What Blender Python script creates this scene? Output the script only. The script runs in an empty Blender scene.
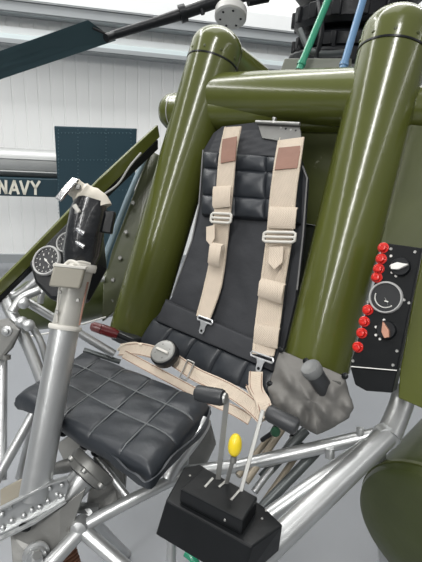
import bpy, math, random
from mathutils import Vector, Matrix
random.seed(4)
S = bpy.context.scene
COL = S.collection
V = Vector
PI = math.pi

# ------------------------------------------------------------------ camera
F_PX = 429.63
FW = V((-0.56490675, 0.76034557, -0.32055416))
RT = V((0.78892897, 0.61152738, 0.06021084))
UP = V((-0.24180869, 0.21888095, 0.94531459))
EYE = V((0.70034, -1.15066, 1.48823))
cd = bpy.data.cameras.new('camera'); cam = bpy.data.objects.new('camera', cd); COL.objects.link(cam)
cam.matrix_world = Matrix(((RT.x, UP.x, -FW.x, EYE.x), (RT.y, UP.y, -FW.y, EYE.y), (RT.z, UP.z, -FW.z, EYE.z), (0, 0, 0, 1)))
cd.sensor_fit = 'VERTICAL'; cd.sensor_height = 24.0; cd.lens = F_PX * 24.0 / 562.0
cd.clip_start = 0.02
S.camera = cam

# ------------------------------------------------------------------ world and lights
S.view_settings.view_transform = 'Standard'; S.view_settings.look = 'None'
S.view_settings.gamma = 1.0; S.view_settings.use_curve_mapping = False
S.view_settings.exposure = 0.0
w = bpy.data.worlds.new('hall_daylight'); S.world = w; w.use_nodes = True
wn = w.node_tree.nodes; wl = w.node_tree.links; wn.clear()
wo = wn.new('ShaderNodeOutputWorld'); wb = wn.new('ShaderNodeBackground')
wt = wn.new('ShaderNodeTexCoord'); ws = wn.new('ShaderNodeSeparateXYZ'); wr = wn.new('ShaderNodeValToRGB')
wm = wn.new('ShaderNodeMapRange'); wm.inputs[1].default_value = -1; wm.inputs[2].default_value = 1
wl.new(wt.outputs['Generated'], ws.inputs[0]); wl.new(ws.outputs['Z'], wm.inputs[0]); wl.new(wm.outputs[0], wr.inputs[0])
e = wr.color_ramp.elements
e[0].position = 0.0; e[0].color = (.10, .105, .11, 1)
e[1].position = 1.0; e[1].color = (1.0, 1.0, 1.0, 1)
m_ = e.new(.47); m_.color = (.15, .155, .16, 1)
m_ = e.new(.56); m_.color = (.28, .29, .295, 1)
wl.new(wr.outputs[0], wb.inputs[0]); wb.inputs[1].default_value = 0.58
wl.new(wb.outputs[0], wo.inputs[0])

def area(name, loc, size, power, target=None, col=(1, .99, .97)):
    l = bpy.data.lights.new(name, 'AREA'); l.shape = 'RECTANGLE'; l.size, l.size_y = size; l.energy = power; l.color = col
    o = bpy.data.objects.new(name, l); COL.objects.link(o); o.location = loc
    if target is not None:
        o.rotation_euler = (V(target) - V(loc)).to_track_quat('-Z', 'Y').to_euler()
    return o
# long rows of hall lamps running fore and aft under the roof
area('roof_lamp_row_a', (1.35, -7.2, 4.6), (.42, 10.5), 500)
area('roof_lamp_row_b', (-3.2, -5.0, 4.6), (.3, 12), 210)
area('roof_lamp_row_c', (5.5, -4.0, 4.6), (.3, 12), 120)
area('roof_light_over_aircraft', (-.8, 1.2, 5.2), (2.5, 4.5), 60)
area('added_wall_fill', (-1.6, 1.6, 6.0), (9, .8), 350, target=(-3.4, 3.2, 1.5))  # unseen fill light, added to brighten the white wall

# ------------------------------------------------------------------ pixel-ray helpers (calibrated against the aircraft's own planes)
SL, CL = math.sin(math.radians(19.39)), math.cos(math.radians(19.39))
U_ = V((0, SL, CL)); N_ = V((0, -CL, SL)); X_ = V((1, 0, 0)); Y_ = V((0, 1, 0)); Z_ = V((0, 0, 1))
def ray(px, py): return FW + RT * ((px - 211) / F_PX) + UP * ((281 - py) / F_PX)
def D(px, py, t): return EYE + ray(px, py) * t
def onp(px, py, pt, n):
    r = ray(px, py); return EYE + r * ((V(pt) - EYE).dot(n) / r.dot(n))
def ax(px, py, x): return onp(px, py, (x, 0, 0), X_)
def ay(px, py, y): return onp(px, py, (0, y, 0), Y_)
def az(px, py, z): return onp(px, py, (0, 0, z), Z_)
def bk(px, py, d): return onp(px, py, V((0, 0, 1.37)) + N_ * d, N_)

# ------------------------------------------------------------------ materials
MATS = {}
def mat(name, col, rough=.5, metal=0.0, bump=0, bscale=60, var=0.0, vscale=6, coat=0, spec=.5, detail=6, wear=None, wear_amt=.62, wear_scale=9, rvar=0):
    if name in MATS: return MATS[name]
    m = bpy.data.materials.new(name); m.use_nodes = True; nt = m.node_tree; n = nt.nodes; l = nt.links
    b = n['Principled BSDF']
    b.inputs['Base Color'].default_value = (*col, 1); b.inputs['Roughness'].default_value = rough
    b.inputs['Metallic'].default_value = metal; b.inputs['Coat Weight'].default_value = coat
    b.inputs['Specular IOR Level'].default_value = spec
    tc = n.new('ShaderNodeTexCoord')
    nz = n.new('ShaderNodeTexNoise'); nz.inputs['Scale'].default_value = vscale; nz.inputs['Detail'].default_value = detail
    l.new(tc.outputs['Object'], nz.inputs['Vector'])
    mx = n.new('ShaderNodeMix'); mx.data_type = 'RGBA'
    k = max(var, .02)
    mx.inputs[6].default_value = (*[c * (1 - k) for c in col], 1); mx.inputs[7].default_value = (*[min(1, c * (1 + k)) for c in col], 1)
    l.new(nz.outputs['Fac'], mx.inputs[0]); out = mx.outputs[2]
    if wear:
        n2 = n.new('ShaderNodeTexNoise'); n2.inputs['Scale'].default_value = wear_scale; n2.inputs['Detail'].default_value = 12; n2.inputs['Roughness'].default_value = .75
        l.new(tc.outputs['Object'], n2.inputs['Vector'])
        rp = n.new('ShaderNodeValToRGB'); rp.color_ramp.elements[0].position = wear_amt; rp.color_ramp.elements[1].position = min(1, wear_amt + .07)
        l.new(n2.outputs['Fac'], rp.inputs[0])
        m2 = n.new('ShaderNodeMix'); m2.data_type = 'RGBA'; l.new(rp.outputs[0], m2.inputs[0]); l.new(out, m2.inputs[6]); m2.inputs[7].default_value = (*wear, 1)
        out = m2.outputs[2]
    l.new(out, b.inputs['Base Color'])
    if rvar:
        mr = n.new('ShaderNodeMapRange'); mr.inputs[3].default_value = rough - rvar; mr.inputs[4].default_value = rough + rvar
        l.new(nz.outputs['Fac'], mr.inputs[0]); l.new(mr.outputs[0], b.inputs['Roughness'])
    if bump:
        n3 = n.new('ShaderNodeTexNoise'); n3.inputs['Scale'].default_value = bscale; n3.inputs['Detail'].default_value = 4
        l.new(tc.outputs['Object'], n3.inputs['Vector'])
        bp = n.new('ShaderNodeBump'); bp.inputs['Strength'].default_value = bump; bp.inputs['Distance'].default_value = .004
        l.new(n3.outputs['Fac'], bp.inputs['Height']); l.new(bp.outputs[0], b.inputs['Normal'])
    MATS[name] = m
    return m
GREEN = mat('olive_gloss_paint', (.084, .096, .020), .2, bump=.10, bscale=45, var=.18, vscale=5, coat=.25, wear=(.17, .19, .09), wear_amt=.73, wear_scale=30)
GREEN2 = mat('olive_worn_paint', (.062, .072, .020), .36, bump=.2, bscale=30, var=.3, vscale=7, wear=(.28, .29, .2), wear_amt=.62, wear_scale=22)
DKGREEN = mat('dark_olive_float_rubber', (.045, .056, .016), .3, bump=.25, bscale=20, var=.35, vscale=6, wear=(.10, .12, .05), wear_amt=.66, wear_scale=10)
SILVER = mat('silver_paint', (.50, .51, .51), .34, metal=.75, bump=.12, bscale=70, var=.14, vscale=14, wear=(.30, .30, .29), wear_amt=.70, wear_scale=18)
STEEL = mat('bare_steel', (.36, .36, .345), .38, metal=.7, var=.2, vscale=20, bump=.1, bscale=60, wear=(.2, .18, .15), wear_amt=.66, wear_scale=25)
GREYM = mat('grey_cast_metal', (.20, .20, .19), .45, metal=.5, var=.3, vscale=15, bump=.3, bscale=40, wear=(.10, .095, .08), wear_amt=.6, wear_scale=20)
DKTUBE = mat('dark_grey_tube_paint', (.09, .10, .10), .4, metal=.4, var=.2, vscale=12, wear=(.3, .3, .3), wear_amt=.66, wear_scale=18)
VINYL = mat('black_vinyl', (.022, .026, .032), .42, bump=.35, bscale=35, var=.2, vscale=10, rvar=.07, detail=3, wear=(.05, .055, .06), wear_amt=.66, wear_scale=14)
CLOTH = mat('charcoal_cloth', (.034, .036, .041), .75, bump=.3, bscale=60, var=.22, vscale=10)
WEBLT = mat('stitch_thread', (.70, .62, .50), .9)
BLACK = mat('black_satin_paint', (.010, .011, .012), .28, spec=.22, bump=.12, bscale=50, var=.2, vscale=18, wear=(.07, .07, .07), wear_amt=.71, wear_scale=30)
BLACKM = mat('black_engine_metal', (.011, .012, .014), .38, spec=.3, metal=.1, bump=.4, bscale=40, var=.4, vscale=12, wear=(.08, .08, .085), wear_amt=.62, wear_scale=16)
RUBBER = mat('black_rubber', (.022, .024, .027), .42, bump=.2, bscale=50, var=.2)
GREYRUB = mat('dark_grey_rubber', (.035, .037, .04), .42, bump=.2, bscale=50, var=.2)
CANVAS = mat('grey_canvas', (.165, .16, .15), .85, bump=.25, bscale=90, var=.10, vscale=5)
RED = mat('red_plastic', (.62, .018, .012), .25, coat=.4)
DKRED = mat('dark_red_plastic', (.12, .008, .01), .25, coat=.4, var=.2)
YEL = mat('yellow_plastic', (.80, .60, .02), .3, coat=.3, var=.08)
WHITE = mat('white_paint', (.80, .79, .75), .45, var=.05)
GREYW = mat('off_white_plastic', (.62, .60, .55), .5, bump=.3, bscale=40, var=.12, vscale=14, wear=(.35, .32, .26), wear_amt=.64, wear_scale=20)
CHROME = mat('chrome', (.75, .75, .75), .16, metal=1)
GLASS = mat('gauge_face', (.012, .013, .015), .35)
BEZ = mat('grey_bezel', (.45, .45, .44), .4)
TEAL = mat('green_enamel', (.02, .27, .15), .25, coat=.3, var=.1)
BLUE = mat('blue_enamel', (.12, .25, .43), .3, coat=.3, var=.1)
NAVYB = mat('dark_blue_paint', (.018, .045, .060), .33, bump=.1, bscale=8, var=.12, vscale=3)
BLADE = mat('blue_grey_blade_paint', (.052, .092, .105), .5, var=.1, vscale=4, wear=(.06, .09, .10), wear_amt=.66, wear_scale=8, spec=.15)
SKIN = mat('polished_aluminium_skin', (.36, .37, .365), .45, metal=.3, var=.1, vscale=3)
LEATHER = mat('brown_leather', (.27, .145, .105), .6, bump=.3, bscale=60, var=.22, vscale=16)
COPPER = mat('worn_copper_knob', (.50, .26, .18), .45, metal=.3, var=.2, vscale=20)
RODB = mat('tan_painted_rod', (.30, .26, .20), .45, var=.2, metal=.2)

def weave(name, col):
    m = mat(name, col, .85, var=.13, vscale=25)
    nt = m.node_tree; n = nt.nodes; l = nt.links; b = n['Principled BSDF']
    tc = n.new('ShaderNodeTexCoord'); hs = []
    for rot in (PI / 4, -PI / 4):
        mp = n.new('ShaderNodeMapping'); mp.inputs['Rotation'].default_value = (0, rot, rot); l.new(tc.outputs['Object'], mp.inputs[0])
        wv = n.new('ShaderNodeTexWave'); wv.inputs['Scale'].default_value = 130; wv.inputs['Distortion'].default_value = .6; l.new(mp.outputs[0], wv.inputs[0]); hs.append(wv)
    ad = n.new('ShaderNodeMath'); ad.operation = 'ADD'; l.new(hs[0].outputs['Fac'], ad.inputs[0]); l.new(hs[1].outputs['Fac'], ad.inputs[1])
    bp = n.new('ShaderNodeBump'); bp.inputs['Strength'].default_value = .5; bp.inputs['Distance'].default_value = .002
    l.new(ad.outputs[0], bp.inputs['Height']); l.new(bp.outputs[0], b.inputs['Normal'])
    return m
WEB = weave('beige_webbing', (.64, .545, .44))

def corrugated(name, col):
    m = mat(name, col, .5, var=.03, vscale=1)
    nt = m.node_tree; n = nt.nodes; l = nt.links; b = n['Principled BSDF']
    tc = n.new('ShaderNodeTexCoord'); wv = n.new('ShaderNodeTexWave'); wv.inputs['Scale'].default_value = 1.6; wv.bands_direction = 'X'
    l.new(tc.outputs['Object'], wv.inputs[0])
    rp = n.new('ShaderNodeValToRGB'); rp.color_ramp.elements[0].position = .02; rp.color_ramp.elements[1].position = .12
    l.new(wv.outputs['Fac'], rp.inputs[0])
    bp = n.new('ShaderNodeBump'); bp.inputs['Strength'].default_value = .5; bp.inputs['Distance'].default_value = .01
    l.new(rp.outputs[0], bp.inputs['Height']); l.new(bp.outputs[0], b.inputs['Normal'])
    return m

# ------------------------------------------------------------------ mesh builder
ORG = {}
def orth(d):
    d = d.normalized(); a = V((0, 0, 1)) if abs(d.z) < .9 else V((1, 0, 0))
    p = d.cross(a).normalized(); return p, d.cross(p).normalized()
class MB:
    def __init__(s): s.v = []; s.f = []
    def add(s, vs, fs):
        k = len(s.v); s.v += [V(q) for q in vs]; s.f += [tuple(i + k for i in f) for f in fs]; return s
    def box(s, c, ex, ey, ez):
        c = V(c); vs = [c + ex * i + ey * j + ez * k for i in (-1, 1) for j in (-1, 1) for k in (-1, 1)]
        return s.add(vs, [(0, 1, 3, 2), (4, 6, 7, 5), (0, 4, 5, 1), (2, 3, 7, 6), (0, 2, 6, 4), (1, 5, 7, 3)])
    def prism(s, poly, ext):
        n = len(poly); vs = [V(p) for p in poly] + [V(p) + ext for p in poly]
        fs = [tuple(range(n))[::-1], tuple(range(n, 2 * n))] + [(i, (i + 1) % n, n + (i + 1) % n, n + i) for i in range(n)]
        return s.add(vs, fs)
    def tube(s, pts, r, seg=20, caps=True, close=False):
        pts = [V(p) for p in pts]; n = len(pts); rr = r if isinstance(r, (list, tuple)) else [r] * n
        p0, q0 = orth(pts[1] - pts[0]); vs = []
        prev = (pts[1] - pts[0]).normalized()
        for i, p in enumerate(pts):
            if i == 0: t = pts[1] - pts[0]
            elif i == n - 1: t = pts[-1] - pts[-2]
            else: t = (pts[i + 1] - p).normalized() + (p - pts[i - 1]).normalized()
            t = t.normalized(); rot = prev.rotation_difference(t); p0 = rot @ p0; q0 = rot @ q0; prev = t
            for k in range(seg):
                a = 2 * PI * k / seg; vs.append(p + (p0 * math.cos(a) + q0 * math.sin(a)) * rr[i])
        fs = [(i * seg + k, i * seg + (k + 1) % seg, (i + 1) * seg + (k + 1) % seg, (i + 1) * seg + k) for i in range(n - 1) for k in range(seg)]
        if caps: fs += [tuple(range(seg))[::-1], tuple(range((n - 1) * seg, n * seg))]
        return s.add(vs, fs)
    def lathe(s, c, axis, prof, seg=28, sx=1.0):
        axis = axis.normalized(); p, q = orth(axis); c = V(c); vs = []; fs = []
        for r, h in prof:
            for k in range(seg):
                a = 2 * PI * k / seg; vs.append(c + axis * h + (p * math.cos(a) + q * math.sin(a) * sx) * max(r, 1e-5))
        m = len(prof)
        fs = [(i * seg + k, i * seg + (k + 1) % seg, (i + 1) * seg + (k + 1) % seg, (i + 1) * seg + k) for i in range(m - 1) for k in range(seg)]
        fs += [tuple(range(seg))[::-1], tuple(range((m - 1) * seg, m * seg))]
        return s.add(vs, fs)
    def ribbon(s, pts, wid, width, thick):
        pts = [V(p) for p in pts]; n = len(pts)
        W = wid if isinstance(wid, list) else [wid] * n; WW = width if isinstance(width, list) else [width] * n
        vs = []
        for i, p in enumerate(pts):
            t = (pts[min(i + 1, n - 1)] - pts[max(i - 1, 0)]).normalized()
            wv = W[i] - t * W[i].dot(t); wv.normalize(); nn = wv.cross(t).normalized()
            for a, b in ((-1, -1), (1, -1), (1, 1), (-1, 1)): vs.append(p + wv * (a * WW[i] / 2) + nn * (b * thick / 2))
        fs = [(i * 4 + k, i * 4 + (k + 1) % 4, i * 4 + 4 + (k + 1) % 4, i * 4 + 4 + k) for i in range(n - 1) for k in range(4)]
        fs += [(3, 2, 1, 0), tuple(range(4 * n - 4, 4 * n))]
        return s.add(vs, fs)
    def pad(s, c00, c10, c11, c01, nrm, thick, seams_u=(), seams_v=(), puff=.01, res=44, wav=.18, ex=.16, seamw=.025, drop=None, sag=None, edge=.05):
        """quilted cushion: corners back-left, back-right, front-right, front-left; top surface bulges along nrm, a rim goes down"""
        c00, c10, c11, c01 = map(V, (c00, c10, c11, c01)); N = res; top = {}
        drop = drop or thick
        def cell(t, seams):
            b = [0] + list(seams) + [1]
            for i in range(len(b) - 1):
                if b[i] <= t <= b[i + 1] + 1e-9:
                    q = (t - b[i]) / (b[i + 1] - b[i]); return (max(0, math.sin(PI * min(1, max(0, q))))) ** ex
            return 0
        k0 = len(s.v); 
        for j in range(N + 1):
            for i in range(N + 1):
                u, v = i / N, j / N
                p = (c00 * (1 - u) + c10 * u) * (1 - v) + (c01 * (1 - u) + c11 * u) * v
                e = min(u, 1 - u, v, 1 - v) / edge; rnd = math.sqrt(max(0, 1 - (1 - min(1, e)) ** 2))
                h = puff * cell(u, seams_u) * cell(v, seams_v)
                wv = wav * puff * math.sin(u * 19 + v * 7) * math.sin(v * 23 + 1 + u * 5)
                h = h + wv - thick * .45 * (1 - rnd) + (sag(u, v) if sag else 0)
                s.v.append(p + nrm * h)
        idx = lambda i, j: k0 + j * (N + 1) + i
        for j in range(N):
            for i in range(N): s.f.append((idx(i, j), idx(i + 1, j), idx(i + 1, j + 1), idx(i, j + 1)))
        ring = [(i, 0) for i in range(N)] + [(N, j) for j in range(N)] + [(i, N) for i in range(N, 0, -1)] + [(0, j) for j in range(N, 0, -1)]
        cen = (c00 + c10 + c11 + c01) / 4; k1 = len(s.v)
        for lev, ins in ((.45, 1.0), (1.0, .97)):
            for i, j in ring:
                q = s.v[idx(i, j)]; s.v.append(cen + (q - cen) * ins - nrm * (drop * lev))
        R = len(ring)
        for r_ in range(R):
            a, b = ring[r_], ring[(r_ + 1) % R]
            s.f.append((idx(*b), idx(*a), k1 + r_, k1 + (r_ + 1) % R))
            s.f.append((k1 + (r_ + 1) % R, k1 + r_, k1 + R + r_, k1 + R + (r_ + 1) % R))
        s.f.append(tuple(k1 + R + q for q in range(R)))
        return s
    def build(s, name, m, parent=None, smooth=True, bevel=0, angle=35, sub=0, disp=0, dscale=.05):
        if not s.v: return None
        c = sum(s.v, V((0, 0, 0))) / len(s.v)
        me = bpy.data.meshes.new(name); me.from_pydata([v - c for v in s.v], [], s.f); me.validate(); me.update()
        import bmesh
        bm = bmesh.new(); bm.from_mesh(me); bmesh.ops.recalc_face_normals(bm, faces=bm.faces); bm.to_mesh(me); bm.free()
        o = bpy.data.objects.new(name, me); COL.objects.link(o); me.materials.append(m)
        if parent is not None: o.parent = parent; o.location = c - ORG[parent.name]
        else: o.location = c
        ORG[o.name] = c
        if bevel:
            b = o.modifiers.new('bevel', 'BEVEL'); b.width = bevel; b.segments = 2; b.limit_method = 'ANGLE'; b.angle_limit = math.radians(40)
        if sub:
            d = o.modifiers.new('sub', 'SUBSURF'); d.levels = d.render_levels = sub
        if disp:
            tx = bpy.data.textures.new(name + '_wrinkle', 'CLOUDS'); tx.noise_scale = dscale
            d = o.modifiers.new('wrinkle', 'DISPLACE'); d.texture = tx; d.strength = disp; d.mid_level = .5; d.texture_coords = 'LOCAL'
        if smooth:
            for p in me.polygons: p.use_smooth = True
            try:
                me.set_sharp_from_angle(angle=math.radians(angle))
            except Exception: pass
        return o
def tag(o, label=None, cat=None, group=None, kind=None):
    if label: o['label'] = label
    if cat: o['category'] = cat
    if group: o['group'] = group
    if kind: o['kind'] = kind
    return o
def thing(name, loc, label, cat, group=None):
    o = bpy.data.objects.new(name, None); COL.objects.link(o); o.location = loc; o.empty_display_size = .05
    ORG[o.name] = V(loc); return tag(o, label, cat, group)
def struct(o): o['kind'] = 'structure'; return o
def cyl(p, axis, r, h, seg=20):   # short bevelled cylinder
    b = min(r, h) * .2
    return MB().lathe(p, axis, [(0, 0), (r, 0), (r, h - b), (r - b, h), (0, h)], seg)
def spline(pts, n=8):
    pts = [V(p) for p in pts]; out = []
    for i in range(len(pts) - 1):
        p0 = pts[max(i - 1, 0)]; p1 = pts[i]; p2 = pts[i + 1]; p3 = pts[min(i + 2, len(pts) - 1)]
        for k in range(n):
            t = k / n; out.append(.5 * ((2 * p1) + (p2 - p0) * t + (2 * p0 - 5 * p1 + 4 * p2 - p3) * t * t + (3 * p1 - p0 - 3 * p2 + p3) * t ** 3))
    out.append(pts[-1]); return out

# ================================================================== SETTING
WD = V((.65387, .75661, 0)).normalized(); WN = V((.75661, -.65387, 0)).normalized(); WP = V((-3.846, 1.236, 0))
def aw(px, py, off=0): return onp(px, py, WP + WN * off, WN)
def W(s_, off, z): return WP + WD * s_ + WN * off + Z_ * z
fl = MB().box((0, 0, -.05), X_ * 14, Y_ * 14, Z_ * .05)
struct(fl.build('floor', mat('polished_grey_floor', (.22, .23, .245), .35, var=.08, vscale=2, bump=.05, bscale=20), smooth=False))
wmesh = MB()
pts = []; s0 = -7.0
# ribbed sheet wall: real trapezoid ribs
x_ = s0; prof = []
while x_ < 12:
    prof += [(x_, 0), (x_ + .105, 0), (x_ + .109, -.004), (x_ + .119, -.004)]; x_ += .125
vs = []; fs = []
for i, (a, b) in enumerate(prof): vs += [W(a, b, 0), W(a, b, 6.2)]
for i in range(len(prof) - 1): fs.append((2 * i, 2 * i + 2, 2 * i + 3, 2 * i + 1))
wmesh.add(vs, fs)
k0 = len(wmesh.v); wmesh.add([W(s0, -.15, 0), W(12, -.15, 0), W(12, -.15, 6.2), W(s0, -.15, 6.2)], [(0, 3, 2, 1)])
struct(wmesh.build('wall_back', mat('white_sheet_wall', (.80, .81, .80), .5, var=.03, vscale=1), smooth=False))

def girt(px, ytop, ymid, ybot, dep, mt, idx):
    """z-section rail: bright upper flange, web, lower lip"""
    zt = aw(px, ytop, dep).z; zb = aw(px, ybot, dep).z
    m = MB().box(W(2.5, dep, (zt + zb) / 2), WD * 9.5, WN * .012, Z_ * (zt - zb) / 2)
    m.box(W(2.5, dep / 2, zt), WD * 9.5, WN * dep / 2, Z_ * .01); m.box(W(2.5, dep / 2 + .0, zb), WD * 9.5, WN * dep / 2, Z_ * .012)
    struct(m.build('trim_%d' % idx, mt, smooth=False))
RAILW = mat('white_rail_paint', (.78, .80, .80), .4, var=.03); RAILG = mat('grey_rail_paint', (.30, .32, .33), .45, var=.06)
girt(110, 13, 18, 22, .18, RAILG, 1)
girt(110, 38, 41, 44, .10, RAILW, 2)
girt(110, 45, 47, 49, .16, mat('blue_grey_rail_paint', (.55, .62, .63), .35), 3)
girt(110, 49.6, 52, 53, .20, RAILG, 4)
girt(60, -12, 0, 4, .2, RAILW, 5)
bb = MB().box(W(2.5, .02, .05), WD * 9.5, WN * .02, Z_ * .05); struct(bb.build('baseboard_back', RAILG, smooth=False))

# ================================================================== BACKGROUND AIRCRAFT (the one with the NAVY band)
t = thing('navy_aircraft', W(.2, .55, 0), 'dark blue and bare metal aircraft tail marked NAVY standing by the white wall', 'aircraft')
OFF = .75
def an(px, py, o=OFF): return aw(px, py, o)
m = MB()
for (x0, x1, z0, z1) in ((-60, 62, 178, 197),):
    p = [an(-60, 178.5 - .037 * 90), an(75, 179.5), an(75, 198), an(-60, 197.5 - .037 * 90)]
    m.prism(p, -WN * .30)
m.build('fuselage_band', NAVYB, t, smooth=False, bevel=.01)
m = MB()
zt, zb = an(0, 148).z, an(0, 178).z
cc = (zt + zb) / 2; hh = (zt - zb) / 2
a0 = an(-60, 160); a1 = an(75, 160); a0.z = a1.z = cc
sec = []
for k in range(13):
    a = -PI / 2 + PI * k / 12; sec.append((math.cos(a) * .12, math.sin(a) * hh))
vs = []; 
for base in (a0, a1):
    for x, y in sec: vs.append(base - WN * .14 + WN * x + Z_ * y)
fs = [(i, i + 1, 13 + i + 1, 13 + i) for i in range(12)] + [tuple(range(13))[::-1], tuple(range(13, 26)), (0, 13, 25, 12)]
m.add(vs, fs); sk = m.build('fuselage_top', SKIN, t)
for q in (158, 171):
    z = an(0, q).z; r_ = MB().tube([V((a0.x, a0.y, z)) + WN * -.02, V((a1.x, a1.y, z)) + WN * -.02], .007, 8); r_.build('skin_rib', SKIN, t)
# fin
m = MB()
m.prism([an(54, 126, .86), an(137, 128.5, .86), an(134, 205, .86), an(128, 330, .86), an(66, 330, .86), an(58.5, 200, .86)], -WN * .09)
fin = m.build('tail_fin', NAVYB, t, smooth=False, bevel=.008)
m = MB()
for yy in (133, 160, 190):
    for k in range(22):
        if 57 + k * 3.7 < 134: m.lathe(an(58 + k * 3.6, yy, .86), WN, [(0, 0), (.005, 0), (.003, .003), (0, .003)], 6)
for xx in (58.5, 78, 106, 131):
    for k in range(24): m.lathe(an(xx, 130 + k * 3.6, .86), WN, [(0, 0), (.005, 0), (.003, .003), (0, .003)], 6)
tag(m.build('rivets', mat('rivet_blue', (.07, .12, .14), .3), t), kind='stuff')
# cut letters
def strokes(px0, px1, yt, yb, segs, name):
    m = MB()
    for a, b in segs:
        A = an(px0 + (px1 - px0) * a[0], yb + (yt - yb) * a[1], OFF + .004); B = an(px0 + (px1 - px0) * b[0], yb + (yt - yb) * b[1], OFF + .004)
        d = (B - A).normalized(); n = WN.cross(d) * .011
        e = d * .006
        m.prism([A - e + n, B + e + n, B + e - n, A - e - n], WN * .003)
    m.build(name, mat('cream_lettering', (.74, .72, .62), .5), t, smooth=False)
strokes(-.5, 6, 180.8, 193.2, [((0, 0), (0, 1)), ((0, 1), (1, 0)), ((1, 0), (1, 1))], 'letter_n')
strokes(10, 18.5, 181, 193.6, [((0, 0), (.5, 1)), ((1, 0), (.5, 1)), ((.22, .3), (.78, .3))], 'letter_a')
strokes(20.5, 28.5, 181.2, 193.9, [((0, 1), (.5, 0)), ((1, 1), (.5, 0))], 'letter_v')
strokes(31.5, 39.5, 181.5, 194.2, [((0, 1), (.5, .5)), ((1, 1), (.5, .5)), ((.5, .5), (.5, 0))], 'letter_y')
for q in (an(-50, 200) - WN * .2, an(92, 320, .8)): MB().tube([q, V((q.x, q.y, 0))], .03).build('support_leg', NAVYB, t)

# ================================================================== PILLARS
SPL = math.tan(math.radians(15.753 - 18))
RAD = .0877
def pax(s, z, r=0): return V((s * (.31 + (z - 1.37) * SPL), (z - 1.37) * SL / CL, z))
def pillar(s, zb, label):
    t = thing('tubular_pillar', pax(s, zb), label, 'pillar', 'olive pillars beside the seat')
    u = (pax(s, 1.7) - pax(s, 1.0)).normalized()
    a, b = pax(s, zb), pax(s, 1.715)
    MB().tube([a, a + (b - a) * .5, b], RAD, 56).build('shell', GREEN, t)
    R = RAD + .0012
    prof = [(R, 0), (R, .02), (R, .045)] + [(R * math.cos(k * PI / 24), .045 + R * .82 * math.sin(k * PI / 24)) for k in range(1, 12)] + [(0, .045 + R * .82)]
    cap = MB().lathe(b + u * .002, u, [(0, 0)] + prof, 56).build('dome_cap', GREEN, t, angle=50)
    MB().lathe(b - u * .003, u, [(RAD + .0002, 0), (RAD + .0022, 0), (RAD + .0022, .005), (RAD + .0002, .005)], 56).build('seam', BLACK, t)
    p, q = orth(u)
    for k in range(10):
        n = (p * math.cos(k * PI / 5 + .25) + q * math.sin(k * PI / 5 + .25)).normalized()
        MB().lathe(b + u * .018 + n * (R - .001), n, [(0, 0), (.005, 0), (.004, .003), (0, .004)], 10).build('screw', GREEN2, cap)
    if s > 0 or 1:
        MB().lathe(b + u * (.045 + R * .8), u, [(0, 0), (.014, 0), (.012, .008), (.006, .011), (0, .011)], 14).build('top_plug', DKGREEN, cap)
    n = (-Y_ * .6 + X_ * .8).normalized() if s < 0 else (-Y_ * .3 - X_).normalized()
    for z in (1.05, 1.12) if s < 0 else (1.2, 1.3):
        MB().lathe(pax(s, z) + n * (RAD - .001), n, [(0, 0), (.004, 0), (.003, .002), (0, .003)], 8).build('rivet', GREEN2, t)
    return t
pillar(-1, .80, 'glossy olive green domed pillar left of the seat, nearer the NAVY fin')
pillar(1, .93, 'glossy olive green domed pillar right of the seat, behind the red button panel')

t = thing('cross_tube', (0, .08, 1.61), 'thick olive green crossbar tube joining the two domed pillars', 'tube')
yA = pax(-1, 1.615); yB = pax(1, 1.615)
MB().tube([V((-.28, yA.y + .012, 1.607)), V((0, yA.y + .012, 1.607)), V((.28, yA.y + .012, 1.607))], .079, 44).build('tube_shell', GREEN, t)
# rear cross tube, behind both pillars
t = thing('rear_cross_tube', (0, .2, 1.58), 'olive green tube running behind both pillars with rounded end at the left', 'tube')
ra = ax(164, 112, -.46); u = X_
rb = V((.62, ra.y + .10, ra.z + .03)); ra = V(ra); u = (rb - ra).normalized()
MB().lathe(ra, u, [(0, -.0), (.03, .004), (.05, .014), (.061, .03), (.0625, .05), (.0625, (rb - ra).length)], 40).build('tube_shell', GREEN, t)
MB().lathe(ra, u, [(.062, .056), (.0635, .056), (.0635, .059), (.062, .059)], 40).build('end_band', BEZ, t)
# rear strut from the left dome
t = thing('rear_strut', (-.29, .5, 1.6), 'olive green strut sloping back and down from the top of the left pillar', 'strut')
MB().tube([pax(-1, 1.735) + V((0, .01, 0)), ax(250, 84, -.29), ax(292, 126, -.28)], [.080, .083, .083], 40).build('tube_shell', GREEN, t)

# back bulkhead
t = thing('rear_bulkhead', V((0, -.1, 1.2)), 'worn olive green sheet bulkhead behind the seat back', 'panel')
o = V((0, 0, 1.37)) - N_ * .17
MB().prism([o + X_ * -.30 + U_ * .30, o + X_ * .34 + U_ * .30, o + X_ * .34 - U_ * .08, o + X_ * -.30 - U_ * .08], -N_ * .01).build('sheet', GREEN2, t, smooth=False)
MB().prism([o + X_ * -.30 - U_ * .08 - N_ * .012, o + X_ * .34 - U_ * .08 - N_ * .012, o + X_ * .36 - U_ * .58 - N_ * .012, o + X_ * -.30 - U_ * .58 - N_ * .012], -N_ * .01).build('shade_sheet', mat('bulkhead_gap_shade', (.014, .018, .010), .5, var=.2), t, smooth=False)  # black sheet standing in for the shade in the gap behind the seat
m = MB(); m.box(o + X_ * .20 + N_ * .006 + U_ * .11, X_ * .004, N_ * .006, U_ * .18); m.build('stiffener', GREEN2, t, smooth=False)
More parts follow.
